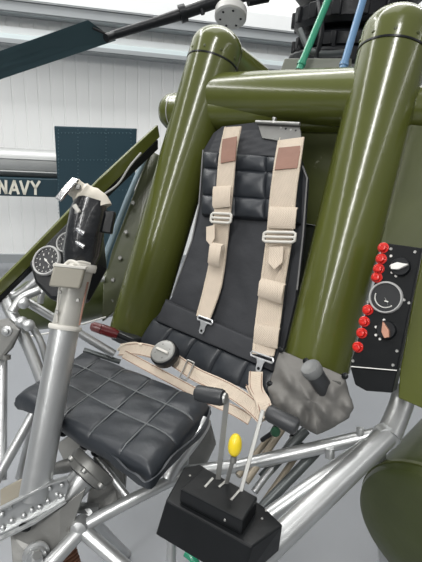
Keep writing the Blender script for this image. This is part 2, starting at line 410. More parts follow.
# skin to the right of the right pillar
t = thing('side_skin_panel', V((.45, 0, 1.2)), 'olive green side skin beside the right pillar, above and right of the switch panel', 'panel')
m = MB()
d = .02
m.prism([bk(392, 120, -.02), bk(412, 125, -.02), bk(470, 130, -.02), bk(470, 300, .0), bk(383, 300, .0), bk(380, 240, -.0)], -N_ * .012)
m.build('rear_skin', GREEN2, t, smooth=False)
m = MB()
m.prism([bk(424, 240, .10), bk(520, 250, .10), bk(520, 440, .10), bk(421, 408, .10), bk(398, 398, .10), bk(400, 370, .10)], -N_ * .02)
m.build('outer_skin', GREEN, t, smooth=False, bevel=.003)

# ================================================================== SEAT BACK
seat = thing('pilot_seat', V((0, -.4, .82)), 'black padded pilot seat with quilted cushion and backrest between the olive pillars', 'seat')
t = seat
dB = .035
poly = [(213, 133), (222, 126), (262, 121), (297, 139), (300, 160), (307, 178), (303, 235), (295, 300), (283, 352), (262, 372), (155, 318), (172, 296), (192, 240), (199, 205), (203, 150)]
m = MB(); m.prism([bk(x, y, dB - .012) for x, y in poly], -N_ * .022)
t = m.build('backrest', CLOTH, seat, bevel=.004, smooth=False)
m = MB()
m.pad(bk(203, 205, dB), bk(296, 212, dB), bk(276, 352, dB + .008), bk(168, 305, dB + .008), N_, .024, (.45,), (.30,), .004, sag=lambda u, v: .004 * math.sin(v * 9 + u * 3) * math.sin(u * 7))
m.build('back_cushion', CLOTH, t, disp=.006, dscale=.05)
m = MB(); m.pad(bk(216, 131, dB), bk(288, 128, dB), bk(296, 158, dB + .01), bk(205, 156, dB + .01), N_, .024, (), (), .006, res=24)
m.build('top_flap', CLOTH, t, disp=.005, dscale=.04)
m = MB(); m.pad(bk(203, 151, dB + .02), bk(299, 158, dB + .02), bk(297, 222, dB + .02), bk(201, 216, dB + .02), N_, .034, (.20, .385, .70), (.27, .68), .018, res=90, edge=.04, ex=.38, wav=.06)
m.build('headrest_pad', VINYL, t)
m = MB(); m.pad(bk(163, 299, dB + .024), bk(284, 352, dB + .024), bk(276, 373, dB + .03), bk(154, 320, dB + .03), N_, .032, (), (), .008, res=30, wav=0)
m.build('lumbar_fold', CLOTH, t, disp=.005, dscale=.04)
m = MB(); m.pad(bk(152, 318, dB + .018), bk(280, 374, dB + .018), bk(270, 400, dB + .035), bk(136, 345, dB + .035), N_, .034, (.2, .4, .6, .8), (), .014, res=80, wav=0, ex=.35)
m.build('lumbar_pad', VINYL, t)
for q in ([(203, 150), (199, 205), (192, 240), (172, 296)], [(297, 139), (300, 160), (307, 178), (303, 235), (297, 290)]):
    MB().tube([bk(x, y, dB - .008) for x, y in q], .0025, 8).build('piping', mat('grey_piping', (.22, .22, .22), .6), t)

# ================================================================== STRAP BRACKET
c0 = bk(278, 131, .05)
t = thing('strap_anchor_bracket', c0, 'perforated grey steel strap bracket bolted above the seat back under the crossbar', 'bracket')
m = MB(); m.prism([bk(257, 122, .045), bk(299, 124, .045), bk(302, 141, .05), bk(286, 142, .05), bk(262, 138, .05)], -N_ * .006); m.build('plate', GREYM, t, smooth=False, bevel=.001)
m = MB(); m.tube([bk(256, 122, .052), bk(300, 124, .052)], .0055, 14); m.build('hinge_rod', STEEL, t)
for q in ((281, 128), (286, 129), (291, 130), (296, 131), (283, 133), (289, 135), (295, 136)):
    MB().lathe(bk(*q, .0445), N_, [(0, 0), (.0035, 0), (.0035, .0022), (.001, .003), (0, .003)], 10).build('rivet', STEEL if q[0] % 2 else BLACKM, t)
b_ = MB().lathe(bk(273, 124, .05), U_, [(0, 0), (.009, 0), (.009, .004), (.005, .004), (.005, .013), (.007, .013), (.007, .018), (0, .018)], 12).build('bolt', STEEL, t)

# ================================================================== SHOULDER STRAPS
def strap_pts(px, d): return [bk(x, y, dd) for (x, y), dd in zip(px, d)]
def strap(label, centre, widths, d, wv, patch, buckle, pocket, clip, tabs):
    t = thing('shoulder_strap', bk(*centre[len(centre) // 2], d[0]), label, 'harness strap', 'shoulder harness straps over the seat back')
    P = strap_pts(centre, d); n = 6
    pts = spline(P, n); W_ = []
    for i in range(len(pts)):
        f = i / n; k = min(int(f), len(widths) - 2); W_.append(widths[k] + (widths[k + 1] - widths[k]) * min(1, f - k))
    web = MB().ribbon(pts, wv, W_, .0045).build('webbing', WEB, t, angle=60)
    side = wv.normalized()
    m = MB()
    for s in (-1, 1):
        m.tube([p + side * (s * w_ * .44) + N_ * .0028 for p, w_ in zip(pts, W_)], .0009, 5)
    m.build('stitching', WEBLT, web)
    # patch
    (a, b, wd_) = patch
    A, B = bk(*a, d[0] + .005), bk(*b, d[1] + .005)
    MB().ribbon([A, A.lerp(B, .5) + N_ * .001, B], wv, wd_, .004).build('leather_patch', LEATHER, t, angle=60)
    # slide buckle: rounded frame with a bar
    c, bw, bh = buckle
    c = bk(*c, d[2] + .009); L_ = (P[-1] - P[0]).normalized(); sx = (side - L_ * side.dot(L_)).normalized()
    loop = [c + sx * (bw / 2 * a_) + L_ * (bh / 2 * b_) for a_, b_ in ((-1, -.7), (-.85, -1), (.85, -1), (1, -.7), (1, .7), (.85, 1), (-.85, 1), (-1, .7), (-1, -.7))]
    bo = MB().tube(loop, .0042, 10).build('slide_buckle', GREYW, t)
    MB().tube([c - sx * bw / 2, c + sx * bw / 2], .0038, 10).build('buckle_bar', GREYW, bo)
    # stitched cross box, pockets and loose tabs
    for pa, pb, w1, lift in pocket:
        A, B = bk(*pa, d[2] + lift), bk(*pb, d[2] + lift)
        MB().ribbon([A - N_ * lift * .6, A.lerp(B, .15), A.lerp(B, .85), B - N_ * lift * .6], wv, w1, .004).build('webbing_fold', WEB, t, angle=50)
    for pa, pb, w1 in tabs:
        A, B = bk(*pa, d[3] + .014), bk(*pb, d[3] + .02)
        L2 = (B - A).normalized(); s2 = L2.cross(N_).normalized()
        m = MB().prism([A - s2 * w1 / 2, A + s2 * w1 / 2, B + s2 * w1 / 2 - L2 * .02, B, B - s2 * w1 / 2 - L2 * .02], N_ * .004); m.build('loose_tab', WEB, t, smooth=False, bevel=.001)
    # end clip
    ca, cb = clip; A, B = bk(*ca, d[-1] + .002), bk(*cb, d[-1] + .004); L3 = (B - A).normalized(); s3 = L3.cross(N_).normalized()
    w1 = W_[-1]
    cl_ = MB(); cl_.tube([A - s3 * w1 * .56, A - s3 * w1 * .5 + L3 * .006, A + s3 * w1 * .5 + L3 * .006, A + s3 * w1 * .56, A + s3 * w1 * .5 - L3 * .006, A - s3 * w1 * .5 - L3 * .006, A - s3 * w1 * .56], .0032, 10)
    le = (B - A).length; hw = .009
    outer = [A + s3 * .014 + L3 * .006, A + s3 * hw + L3 * .018, A + s3 * hw + L3 * (le - .008), A + s3 * hw * .6 + L3 * (le - .001), A - s3 * hw * .6 + L3 * (le - .001), A - s3 * hw + L3 * (le - .008), A - s3 * hw + L3 * .018, A - s3 * .014 + L3 * .006]
    cl_.prism(outer, N_ * .003)
    co = cl_.build('end_clip', mat('silver_clip', (.62, .63, .64), .3, metal=.7), t, smooth=False, bevel=.0005)
    MB().lathe(A + L3 * (le - .010) + N_ * .0027, N_, [(0, 0), (.0042, 0), (.0042, .001), (0, .001)], 14).build('clip_hole', BLACK, co)
    return t
wv1 = (bk(233, 160, .05) - bk(215, 158, .05)).normalized()
strap('beige left shoulder strap with crumpled lower webbing, beside the left pillar', [(233, 127), (228, 152), (225, 185), (222, 218), (219, 250), (213, 285), (203, 318)], [.060, .060, .060, .058, .055, .062, .05],
      [.085, .088, .086, .078, .062, .062, .072], wv1, ((230, 138), (228, 162), .05), ((221, 218), .070, .026),
      [((216, 243), (213, 266), .04, .02), ((222, 186), (221, 207), .062, .008)], (( 205, 320), (201, 334)), [((211, 226), (211, 246), .03)])
wv2 = (bk(297, 160, .05) - bk(275, 157, .05)).normalized()
strap('beige right shoulder strap with flat buckle and tan pockets, beside the right pillar', [(291, 139), (287, 165), (283, 195), (279, 238), (273, 280), (268, 320), (263, 355)], [.076, .078, .078, .078, .074, .074, .062],
      [.072, .082, .08, .072, .062, .066, .085], wv2, ((290, 147), (286, 169), .066), ((279, 237), .092, .026),
      [((283, 207), (281, 228), .08, .008), ((272, 281), (269, 300), .072, .016), ((267, 326), (265, 346), .072, .006)], ((262, 357), (258, 372)), [((277, 247), (275, 270), .042)])

# ================================================================== SEAT CUSHION
ZC = .842
m = MB()
cs = [(82, 349), (212, 401), (152, 472), (13, 392)]
sg = lambda u, v: -.010 * (max(0, .14 - u) / .14) ** 2 - .010 * (max(0, u - .85) / .15) ** 2 + .004 * math.sin(u * 8) * v
m.pad(*[az(x, y, ZC) for x, y in cs], Z_, .045, (.19, .39, .59, .8), (.30, .62), .007, res=100, drop=.022, edge=.07, wav=.2, ex=.25,
      sag=sg)
t = m.build('seat_cushion', VINYL, seat, disp=.004, dscale=.06)
def cpt(u, v):
    a, b, c, d = [az(x, y, ZC) for x, y in cs]
    return (a * (1 - u) + b * u) * (1 - v) + (d * (1 - u) + c * u) * v + Z_ * (sg(u, v) + .0030)
SEAM = mat('seam_highlight_vinyl', (.13, .14, .145), .35)  # seams coloured lighter than the cushion to paint in their highlight
for k in (.19, .39, .59, .8): MB().tube([cpt(k, .03 + .94 * i / 14) - Z_ * (.007 if i in (0, 14) else 0) for i in range(15)], .0019, 6).build('seam_piping', SEAM, t)
for k in (.30, .62): MB().tube([cpt(.03 + .94 * i / 20, k) - Z_ * (.007 if i in (0, 20) else 0) for i in range(21)], .0019, 6).build('seam_piping', SEAM, t)
m = MB()
front = [az(x, y, ZC - .026) for x, y in ((24, 402), (40, 407), (80, 434), (112, 459), (135, 478), (151, 484), (172, 460), (203, 430), (210, 410))]
pts_ = spline(front, 5)
m.ribbon(pts_, Z_, [.018 + .005 * math.sin(i * 1.3) for i in range(len(pts_))], .004)
m.build('hem_flap', VINYL, t, disp=.006, dscale=.04)
m = MB(); m.prism([az(x, y, ZC - .034) for x, y in ((85, 362), (200, 405), (150, 462), (34, 391))], -Z_ * .012)
m.build('base_board', GREYM, seat, smooth=False)

# ================================================================== LAP BELT
t = thing('lap_belt', V((0, -.3, .88)), 'beige lap belt with round metal release buckle lying across the seat', 'harness belt')
def belt(px, ds, width, name, wv=None):
    P = spline([D(x, y, d) for (x, y), d in zip(px, ds)], 6)
    wv = wv or (N_.cross(X_))
    for s_ in (-1, 1): MB().tube([p_ + wv * (s_ * width * .42) - FW * .003 for p_ in P], .0010, 5).build('edge_stitching', LEATHER, t)
    return MB().ribbon(P, wv, width, .0045).build(name, WEB, t, angle=60)
wb_ = (U_ * .9 + Y_ * .35).normalized()
belt([(120, 350), (140, 349), (170, 358), (195, 374), (225, 388), (247, 402), (264, 418)], [1.30, 1.27, 1.24, 1.19, 1.13, 1.08, 1.05], .038, 'left_webbing', wb_)
belt([(124, 354), (148, 367), (178, 383), (208, 399), (233, 410), (250, 420)], [1.28, 1.245, 1.20, 1.15, 1.10, 1.07], .026, 'under_webbing', wb_)
belt([(256, 372), (256, 388), (263, 402), (267, 418)], [1.13, 1.10, 1.06, 1.04], .036, 'right_webbing', (X_ + Y_ * .3).normalized())
belt([(250, 385), (257, 400), (266, 420)], [1.12, 1.09, 1.06], .025, 'fold_webbing', (X_ + Y_ * .3).normalized())
bc = D(165, 354, 1.21); bn = (Z_ * .8 - Y_ * .6).normalized()
bu = MB().lathe(bc, bn, [(0, -.012), (.038, -.014), (.040, -.010), (.040, .010), (.037, .013), (0, .013)], 36).build('release_buckle', BLACKM, t)
MB().lathe(bc + bn * .012, bn, [(0, 0), (.036, 0), (.036, .003), (.033, .006), (0, .007)], 36).build('buckle_face', STEEL, bu)
p, q = orth(bn)
MB().box(bc + bn * .019, p * .022, q * .0035, bn * .004).build('turn_bar', GREYW, bu, bevel=.001)
for k in range(4): MB().lathe(bc + bn * .017 + (p * math.cos(k * PI / 2 + .6) + q * math.sin(k * PI / 2 + .6)) * .022, bn, [(0, 0), (.003, 0), (.002, .002), (0, .002)], 8).build('buckle_screw', GREYM, bu)
m = MB().tube(spline([D(118, 350, 1.31), D(124, 345, 1.3), D(134, 343, 1.29), D(142, 345, 1.27)], 5), .004, 8); m.build('hem_cord', WEBLT, t)
m = MB()
c = D(187, 370, 1.19)
m.tube([c + p_ for p_ in (wb_ * .026 + X_ * .012, wb_ * .026 - X_ * .012, -wb_ * .026 - X_ * .012, -wb_ * .026 + X_ * .012, wb_ * .026 + X_ * .012)], .0025, 8); m.build('adjuster_frame', STEEL, t)

# red-tipped handle by the left pillar foot
t = thing('release_handle', D(108, 332, 1.33), 'small dark red cylindrical handle at the foot of the left pillar', 'handle')
MB().tube([D(91, 326, 1.34), D(93, 326.5, 1.34), D(101, 329, 1.34)], [.010, .015, .016], 18).build('grip_end', mat('pale_red_grip', (.16, .04, .04), .35, coat=.3), t)
MB().tube([D(101, 329, 1.34), D(113, 333, 1.345), D(118, 335, 1.345)], [.0165, .017, .012], 18).build('grip', DKRED, t)
MB().tube([D(115, 334, 1.35), D(140, 345, 1.37)], .008, 12).build('shaft', BLACKM, t)
t = thing('cable_grommet', D(120, 340, 1.38), 'black rubber block under the left pillar foot', 'fitting')
MB().box(D(128, 339, 1.43), X_ * .05, U_ * .018, N_ * .03).build('block', RUBBER, t, bevel=.006)

# ================================================================== CONTROL COLUMN
t = thing('control_column', D(38, 480, .95), 'thick silver control tube rising left of the seat cushion with a black switch grip', 'control column')
cA, cB = D(34, 498, .96), D(65, 328, 1.0)
cu = (cB - cA).normalized()
MB().tube([cA, cA.lerp(cB, .5), cB], .0325, 44).build('lower_tube', SILVER, t)
MB().lathe(cB - cu * .004, cu, [(.024, 0), (.036, 0), (.0375, .003), (.0375, .008), (.036, .011), (.024, .011)], 44).build('collar', GREYW, t)
cC = D(80, 268, 1.0); u2 = (cC - cB).normalized()
MB().tube([cB, cB.lerp(cC, .5), cC], .0305, 40).build('upper_tube', mat('worn_cream_silver', (.52, .51, .47), .38, metal=.35, var=.12, vscale=14, bump=.12), t)
MB().lathe(cC - u2 * .004, u2, [(.024, 0), (.036, 0), (.037, .004), (.037, .014), (.035, .018), (.024, .018)], 40).build('top_collar', GREYW, t)
for q in ((57, 312), (60, 292), (78, 300)):
    MB().lathe(D(*q, .965), -FW, [(0, 0), (.005, 0), (.004, .004), (0, .004)], 10).build('screw', STEEL, t)
jb = MB(); ct = D(68, 277, .935)
jr = (RT * .97 + UP * -.1 + FW * .2).normalized(); ju = u2; jf = jr.cross(ju).normalized()
jb.box(ct, jr * .032, ju * .023, jf * .02)
jo = jb.build('junction_box', mat('taupe_box_paint', (.33, .31, .26), .45, var=.12, metal=.2), t, bevel=.004)
MB().box(ct + ju * .024, jr * .034, ju * .003, jf * .022).build('box_lid', GREYW, jo, bevel=.001)
m = MB(); m.tube(spline([D(64, 266, .94), D(70, 261, .935), D(78, 264, .93), D(82, 272, .935)], 6), .0035, 8); m.tube(spline([D(90, 264, .955), D(78, 262, .935), D(66, 270, .93)], 6), .003, 8)
m.build('whipping_cord', GREYW, t)
m = MB().tube([D(57, 322, .97), D(58, 300, .965), D(60, 283, .96)], .0022, 8); m.build('cable', GREYW, t)
MB().tube([D(79.5, 325, .965), D(84, 300, .965), D(88, 282, .965)], .0022, 8).build('cable', LEATHER, t)
# grip
gA, gB = D(80, 262, 1.0), D(91, 200, 1.0); gu = (gB - gA).normalized()
gp = MB(); pp, qq = orth(gu)
gp.tube([gA - gu * .01, gA.lerp(gB, .15), gA.lerp(gB, .5), gA.lerp(gB, .8), gB], [.034, .042, .043, .042, .036], 32)
g = gp.build('grip', mat('black_taped_grip', (.012, .013, .015), .25, bump=.8, bscale=35, coat=.4, var=.4), t, disp=.008, dscale=.035)
sl_ = (-RT * .75 - FW * .65); sl_ = (sl_ - gu * sl_.dot(gu)).normalized(); sf = (-FW); sf = (sf - gu * sf.dot(gu)).normalized()
gr_ = (RT - gu * RT.dot(gu)).normalized()
for i, (x, y) in enumerate(((80, 212), (79, 230), (79, 243))):
    b0 = D(x, y, .965)
    so = MB().lathe(b0 - sf * .006, sf, [(0, 0), (.012, 0), (.012, .008), (.006, .011), (0, .011)], 16).build('toggle_switch', RUBBER if i else STEEL, g)
    e_ = b0 + sf * .012 + (gr_ * (.9 if i else -.6) + gu * (-.35 if i else .6)) * .019
    MB().tube([b0, b0 + sf * .012, e_], [.004, .0045, .0055], 10).build('toggle_lever', CHROME if i else GREYW, so)
MB().box(D(107, 222, 1.0), gr_ * .016, gu * .026, sf * .010).build('side_box', BLACK, g, bevel=.003)
# white wrapped head with lever
hp = MB(); hp.tube(spline([D(102, 208, 1.0), D(98, 201, 1.0), D(86, 196, 1.0), D(76, 188, .99), D(72, 184, .985)], 6), [.024] * 8 + [.026] * 8 + [.021] * 8 + [.018], 22)
h_ = hp.build('wrapped_head', mat('worn_white_wrap', (.58, .54, .46), .6, bump=.6, bscale=40, var=.25, vscale=18, wear=(.12, .11, .09), wear_amt=.64, wear_scale=22), t, disp=.007, dscale=.03)
LA, LB_ = D(76, 179, .965), D(58, 200, .95)
ld = (LB_ - LA).normalized(); lw = (RT * .8 + UP * .55); lw = (lw - ld * lw.dot(ld)).normalized()
m = MB().ribbon([LA, LA.lerp(LB_, .5) - FW * .003, LB_], lw, .021, .007); m.build('trigger_lever', CHROME, h_, bevel=.002)
MB().lathe(D(78, 187, .965), sf, [(0, 0), (.007, 0), (.006, .004), (0, .005)], 14).build('pivot_screw', GREYM, h_)

# ================================================================== INSTRUMENT POD
t = thing('instrument_pod', D(55, 265, 1.15), 'black instrument pod with two round dials behind the control grip', 'instrument panel')
face = [(28, 262), (34, 283), (50, 300), (75, 298), (95, 262), (92, 228), (78, 212), (66, 222), (50, 238)]
pn = (-FW * .85 + UP * .25 - RT * .25).normalized(); pc = D(55, 262, 1.13)
def pl(x, y, o=0): return onp(x, y, pc + pn * o, pn)
m = MB().prism([pl(x, y) for x, y in face], -pn * .07)
pod = m.build('housing', BLACK, t, bevel=.01)
def gauge(parent, cpos, n, r, up, marks, hand, sweep=None, bez=BEZ, nm='dial'):
    n = n.normalized(); up = (up - n * up.dot(n)).normalized(); rt = up.cross(n).normalized()
    g = MB().lathe(cpos, n, [(0, 0), (r, 0), (r, .005), (0, .005)], 40).build(nm, GLASS, parent)
    MB().lathe(cpos, n, [(r * .93, .004), (r * .93, .008), (r * .97, .0095), (r * 1.03, .0095), (r * 1.08, .006), (r * 1.08, 0)], 40).build('bezel', bez, g)
    m = MB()
    for k in range(marks):
        a = 2 * PI * k / marks + .2; d = up * math.cos(a) + rt * math.sin(a); s_ = rt * math.cos(a) - up * math.sin(a)
        L = .11 if k % 2 == 0 else .09
        m.box(cpos + d * r * (.86 - L / 2) + n * .0056, d * r * L / 2, s_ * r * .017, n * .0004)
    m.build('scale_marks', WHITE, g, smooth=False)
    m = MB()
    for k in range(marks // 2):
        a = 4 * PI * k / marks + .2; d = up * math.cos(a) + rt * math.sin(a)
        c = cpos + d * r * .52 + n * .0056
        m.box(c, up * r * .07, rt * r * .02, n * .0004)
        if k % 2: m.box(c - up * r * .06, up * r * .018, rt * r * .045, n * .0004)
    m.build('numerals', WHITE, g, smooth=False)
    d = up * math.cos(hand) + rt * math.sin(hand); s_ = rt * math.cos(hand) - up * math.sin(hand)
    MB().prism([cpos - d * r * .18 + s_ * r * .05 + n * .007, cpos + d * r * .62 + n * .007, cpos - d * r * .18 - s_ * r * .05 + n * .007], n * .0006).build('needle', WHITE, g, smooth=False)
    MB().lathe(cpos + n * .0062, n, [(0, 0), (r * .09, 0), (r * .07, .002), (0, .002)], 14).build('hub', WHITE, g)
    return g
gauge(pod, pl(47.5, 261, .001), pn, .0385, UP, 16, 2.3)
gauge(pod, pl(67, 243, .001), pn, .026, UP, 12, .8)

# ================================================================== LEFT SIDE STRUCTURE
t = thing('diagonal_beam', ax(80, 210, -.43), 'narrow olive green beam sloping down to the left from the rear cross tube', 'beam')
xb = -.43
m = MB()
pA = [(158, 125), (100, 179), (30, 252), (-22, 304), (-22, 318), (30, 266), (101, 196), (142, 155), (160, 137)]
m.prism([ax(x, y, xb) for x, y in pA], -X_ * .012)
m.build('face_plate', GREEN, t, smooth=False, bevel=.002)
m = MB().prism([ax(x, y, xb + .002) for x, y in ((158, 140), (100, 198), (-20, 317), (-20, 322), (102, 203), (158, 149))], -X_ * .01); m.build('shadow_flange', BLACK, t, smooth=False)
m = MB().tube(spline([ax(103, 195, xb + .02), ax(118, 184, xb + .02), ax(130, 166, xb + .02), ax(141, 153, xb + .02)], 6), .0035, 8); m.build('cable', mat('grey_cable', (.35, .35, .34), .5), t)

t = thing('cabin_side_frame', D(125, 230, 1.56), 'riveted olive strip with grey-blue edge tube left of the left pillar', 'frame')
def q_(x, y): return D(x, y, 1.60)
m = MB().prism([D(150, 150, 1.62), D(165, 158, 1.62), D(128, 300, 1.56), D(102, 322, 1.54), D(103, 285, 1.55), D(112, 250, 1.57)], FW * .03); MB.build(m, 'riveted_strip', mat('shaded_worn_olive', (.042, .050, .014), .35, bump=.2, bscale=30, var=.35, vscale=9, wear=(.14, .15, .09), wear_amt=.66, wear_scale=22), t, smooth=False, bevel=.004)  # worn olive with the strip's shade darkened into its colour
m = MB().tube([D(149, 148, 1.60), D(127, 200, 1.57), D(105, 256, 1.54), D(103, 268, 1.54)], .010, 16); m.build('edge_tube', mat('grey_blue_tube_paint', (.20, .27, .31), .35, var=.1), t)
for x, y in ((133, 203), (126, 232), (120, 258), (113, 280), (112, 301)):
    MB().lathe(D(x, y, 1.555), -FW, [(0, 0), (.008, 0), (.006, .004), (0, .004)], 12).build('rivet', GREYM, t)
m = MB().tube(spline([D(40, 303, 1.45), D(45, 288, 1.45), D(62, 281, 1.48), D(104, 279, 1.54)], 6), .011, 14); m.build('curved_edge_tube', SILVER, t)
m = MB().tube([D(12, 340, 1.45), D(60, 331, 1.5), D(106, 317, 1.54)], .0035, 8); m.build('lower_trim', WHITE, t)

t = thing('left_float', D(60, 305, 1.7), 'dark olive float low behind the control tube, left of the left pillar', 'float')
fa, fb = D(30, 306, 1.62), D(125, 290, 1.80)
fu = (fb - fa).normalized(); r = .099; L = (fb - fa).length
MB().lathe(fa, fu, [(0, -.075), (.04, -.065), (.07, -.04), (.094, 0), (r, .06), (r, L)], 36).build('float_skin', DKGREEN, t, disp=.01, dscale=.12)

t = thing('right_float', D(415, 530, 1.0), 'large dark olive cylindrical float with a flat round end at the lower right', 'float')
fc = D(427, 543, 1.0); fd = (Y_ * .95 + X_ * .18 + Z_ * .12).normalized(); r = .182
MB().lathe(fc, fd, [(0, -.012), (.10, -.01), (r * .9, 0), (r * .97, .008), (r, .022), (r * 1.0, .5)], 56).build('float_skin', DKGREEN, t)
MB().lathe(fc + fd * .03, fd, [(r, 0), (r + .004, 0), (r + .004, .010), (r, .010)], 56).build('float_band', GREEN2, t)

# ================================================================== TUBULAR FRAME
t = thing('tubular_frame', V((.2, -.4, 0)), 'welded silver tube frame carrying the seat, with its long tubes at the lower right', 'frame')
def ft(pts, r, m=SILVER, nm='frame_tube', seg=24, par=None): return MB().tube(spline([D(*q) for q in pts], 6) if len(pts) > 2 else [D(*q) for q in pts], r, seg).build(nm, m, par or t)
ft([(405, 385, 1.06), (401, 405, 1.05), (388, 437, 1.0)], .028)
ft([(386, 436, 1.0), (236, 580, .82)], .0262)
ft([(378, 434, 1.02), (234, 467, 1.08)], .0165)
ft([(366, 447, 1.0), (258, 524, .94)], .0185)
ft([(316, 452, 1.08), (255, 515, 1.02)], .0125, DKTUBE)
ft([(306, 430, 1.12), (262, 478, 1.08)], .0125, DKTUBE)
ft([(204, 420, 1.09), (198, 432, 1.07), (176, 462, 1.05), (168, 478, 1.04)], .0195)
ft([(188, 440, 1.09), (184, 470, 1.09)], .009)
ft([(236, 466, 1.08), (190, 472, 1.06)], .0165)
ft([(192, 470, 1.06), (128, 502, 1.0), (84, 526, .97)], .0145)
ft([(96, 456, 1.08), (133, 504, 1.02)], .009)
ft([(78, 526, .97), (130, 572, .93)], .0165)
ft([(84, 527, .97), (40, 575, .9)], .0165)
ft([(172, 535, 1.0), (170, 590, .98)], .011)
ft([(84, 350, 1.34), (120, 362, 1.34)], .008, DKTUBE)
# weld collars
for x, y, d, r in ((386, 437, .997, .031), (80, 527, .965, .022)):
    MB().lathe(D(x, y, d) - FW * -.02, -FW, [(0, 0), (r * .85, .0), (r, .012), (r * .8, .034), (0, .04)], 24).build('weld_joint', SILVER, t)
MB().lathe(D(360, 431, 1.02), UP, [(0, -.01), (.009, -.01), (.009, .008), (0, .010)], 14).build('lug', SILVER, t)
MB().lathe(D(330, 453, 1.02), -UP, [(0, -.01), (.010, -.01), (.011, .012), (0, .014)], 14).build('lug', SILVER, t)
# left part of the frame
ft([(3, 345, 1.2), (2, 480, 1.12)], .012, SILVER)
ft([(0, 292, 1.24), (14, 318, 1.2), (30, 350, 1.2), (50, 402, 1.2)], .017)
ft([(28, 322, 1.22), (42, 345, 1.22), (54, 395, 1.24)], .010)
ft([(17, 296, 1.25), (114, 354, 1.33)], .0125)
ft([(-6, 282, 1.24), (14, 296, 1.24), (40, 278, 1.24)], .0125)
ft([(12, 312, 1.18), (22, 298, 1.2), (40, 290, 1.22)], .012)
ft([(38, 405, 1.16), (-6, 484, 1.1)], .013)
ft([(36, 415, 1.2), (20, 478, 1.2)], .013)
for x, y in ((22, 322), (29, 325), (24, 303)):
    MB().lathe(D(x, y, 1.17), (RT * .3 - FW).normalized(), [(0, 0), (.016, 0), (.016, .012), (.011, .016), (0, .017)], 14).build('clamp_nut', SILVER, t)
pq = MB().prism([D(-14, 322, 1.14), D(8, 318, 1.15), D(20, 330, 1.15), D(12, 348, 1.15), D(-2, 362, 1.14), D(-14, 365, 1.14)], FW * .012).build('gusset_plate', GREYM, t, smooth=False, bevel=.003)
MB().lathe(D(7, 331, 1.147), -FW, [(0, 0), (.014, 0), (.014, .003), (.008, .004), (.008, .012), (0, .013)], 12).build('bolt', SILVER, pq)
MB().lathe(D(6, 355, 1.15), -UP, [(0, 0), (.012, 0), (.012, .012), (0, .014)], 12).build('nut', GREYM, pq)
# struts going on down to the floor
for a, b in (((388, 437, 1.0), (.62, .05)), ((80, 527, .965), (-.2, -.35)), ((50, 402, 1.2), (-.62, .1)), ((170, 588, .98), (.2, -.35))):
    A = D(*a); MB().tube([A + FW * .05, V((b[0], b[1], 0.0))] if a[0] != 170 else [A, V((b[0], b[1], 0))], .014, 16).build('floor_strut', SILVER, t)
# rods under the levers
for a, b, r, mm in (((290, 418, 1.14), (246, 482, 1.04), .009, RODB), ((298, 432, 1.14), (254, 492, 1.05), .009, SILVER), ((280, 424, 1.16), (238, 476, 1.06), .008, RODB), ((304, 445, 1.14), (262, 505, 1.05), .008, RODB)):
    rt_ = thing('control_rod', D(*a), 'thin push rod in the bundle under the right lap belt', 'rod', 'push rods under the lap belt')
    MB().tube([D(*a), D(*b)], r, 14).build('rod', mm, rt_)
    MB().tube([D(*a), D(*a).lerp(D(*b), .12)], r * 1.4, 12).build('rod_end', BLACKM, rt_)
# seat pan support
t = thing('seat_support_frame', D(90, 440, 1.1), 'grey metal rail with small clamps under the front of the seat cushion', 'bracket')
MB().tube([D(58, 424, 1.10), D(103, 451, 1.06)], .011, 18).build('rail', GREYM, t)
for x, y in ((64, 430), (86, 443), (97, 450)):
    MB().lathe(D(x, y, 1.045), (-FW * .8 - UP * .2).normalized(), [(.003, 0), (.0125, 0), (.0125, .01), (.010, .013), (.0045, .013), (.004, .004)], 16).build('clamp_ring', BLACKM, t)
MB().prism([D(56, 445, 1.16), D(80, 428, 1.16), D(90, 448, 1.12), D(66, 466, 1.12)], FW * .02).build('side_plate', GREYM, t, smooth=False, bevel=.002)
m = MB().prism([D(188, 440, 1.17), D(210, 422, 1.17), D(216, 445, 1.17), D(207, 464, 1.17), D(188, 466, 1.17)], FW * .03); m.build('end_plate', GREYM, t, smooth=False, bevel=.004)
m = MB().tube([D(103, 451, 1.07), D(118, 475, 1.1), D(122, 500, 1.1)], .012, 14); m.build('support_post', GREYM, t)

# ================================================================== PIVOT MECHANISM lower left
t = thing('column_pivot', D(60, 510, .95), 'grey metal pivot with round bearing and torque tube at the foot of the control tube', 'mechanism')
bA, bB = D(87, 473, 1.04), D(46, 522, .985); bu_ = (bB - bA).normalized()
MB().tube([bA, bB], .031, 32).build('torque_tube', SILVER, t)
be = MB(); be.lathe(bA - bu_ * .03, bu_, [(.034, 0), (.055, 0), (.058, .006), (.058, .022), (.052, .026), (.050, .040), (.044, .042), (.041, .036), (.034, .034)], 36)
bo = be.build('bearing_housing', GREYM, t)
MB().lathe(bA + bu_ * .004, bu_, [(.033, 0), (.040, 0), (.040, .010), (.033, .010)], 36).build('bearing_ring', BLACKM, bo)
pb, qb = orth(bu_)
for k in range(6):
    MB().lathe(bA - bu_ * .006 + (pb * math.cos(k * PI / 3) + qb * math.sin(k * PI / 3)) * .055, bu_, [(0, 0), (.007, 0), (.007, .008), (.005, .01), (0, .01)], 10).build('bearing_bolt', STEEL, bo)
MB().prism([D(96, 450, 1.12), D(126, 465, 1.12), D(124, 500, 1.1), D(108, 520, 1.08), D(84, 515, 1.07)], FW * .025).build('back_plate', GREYM, t, smooth=False, bevel=.004)
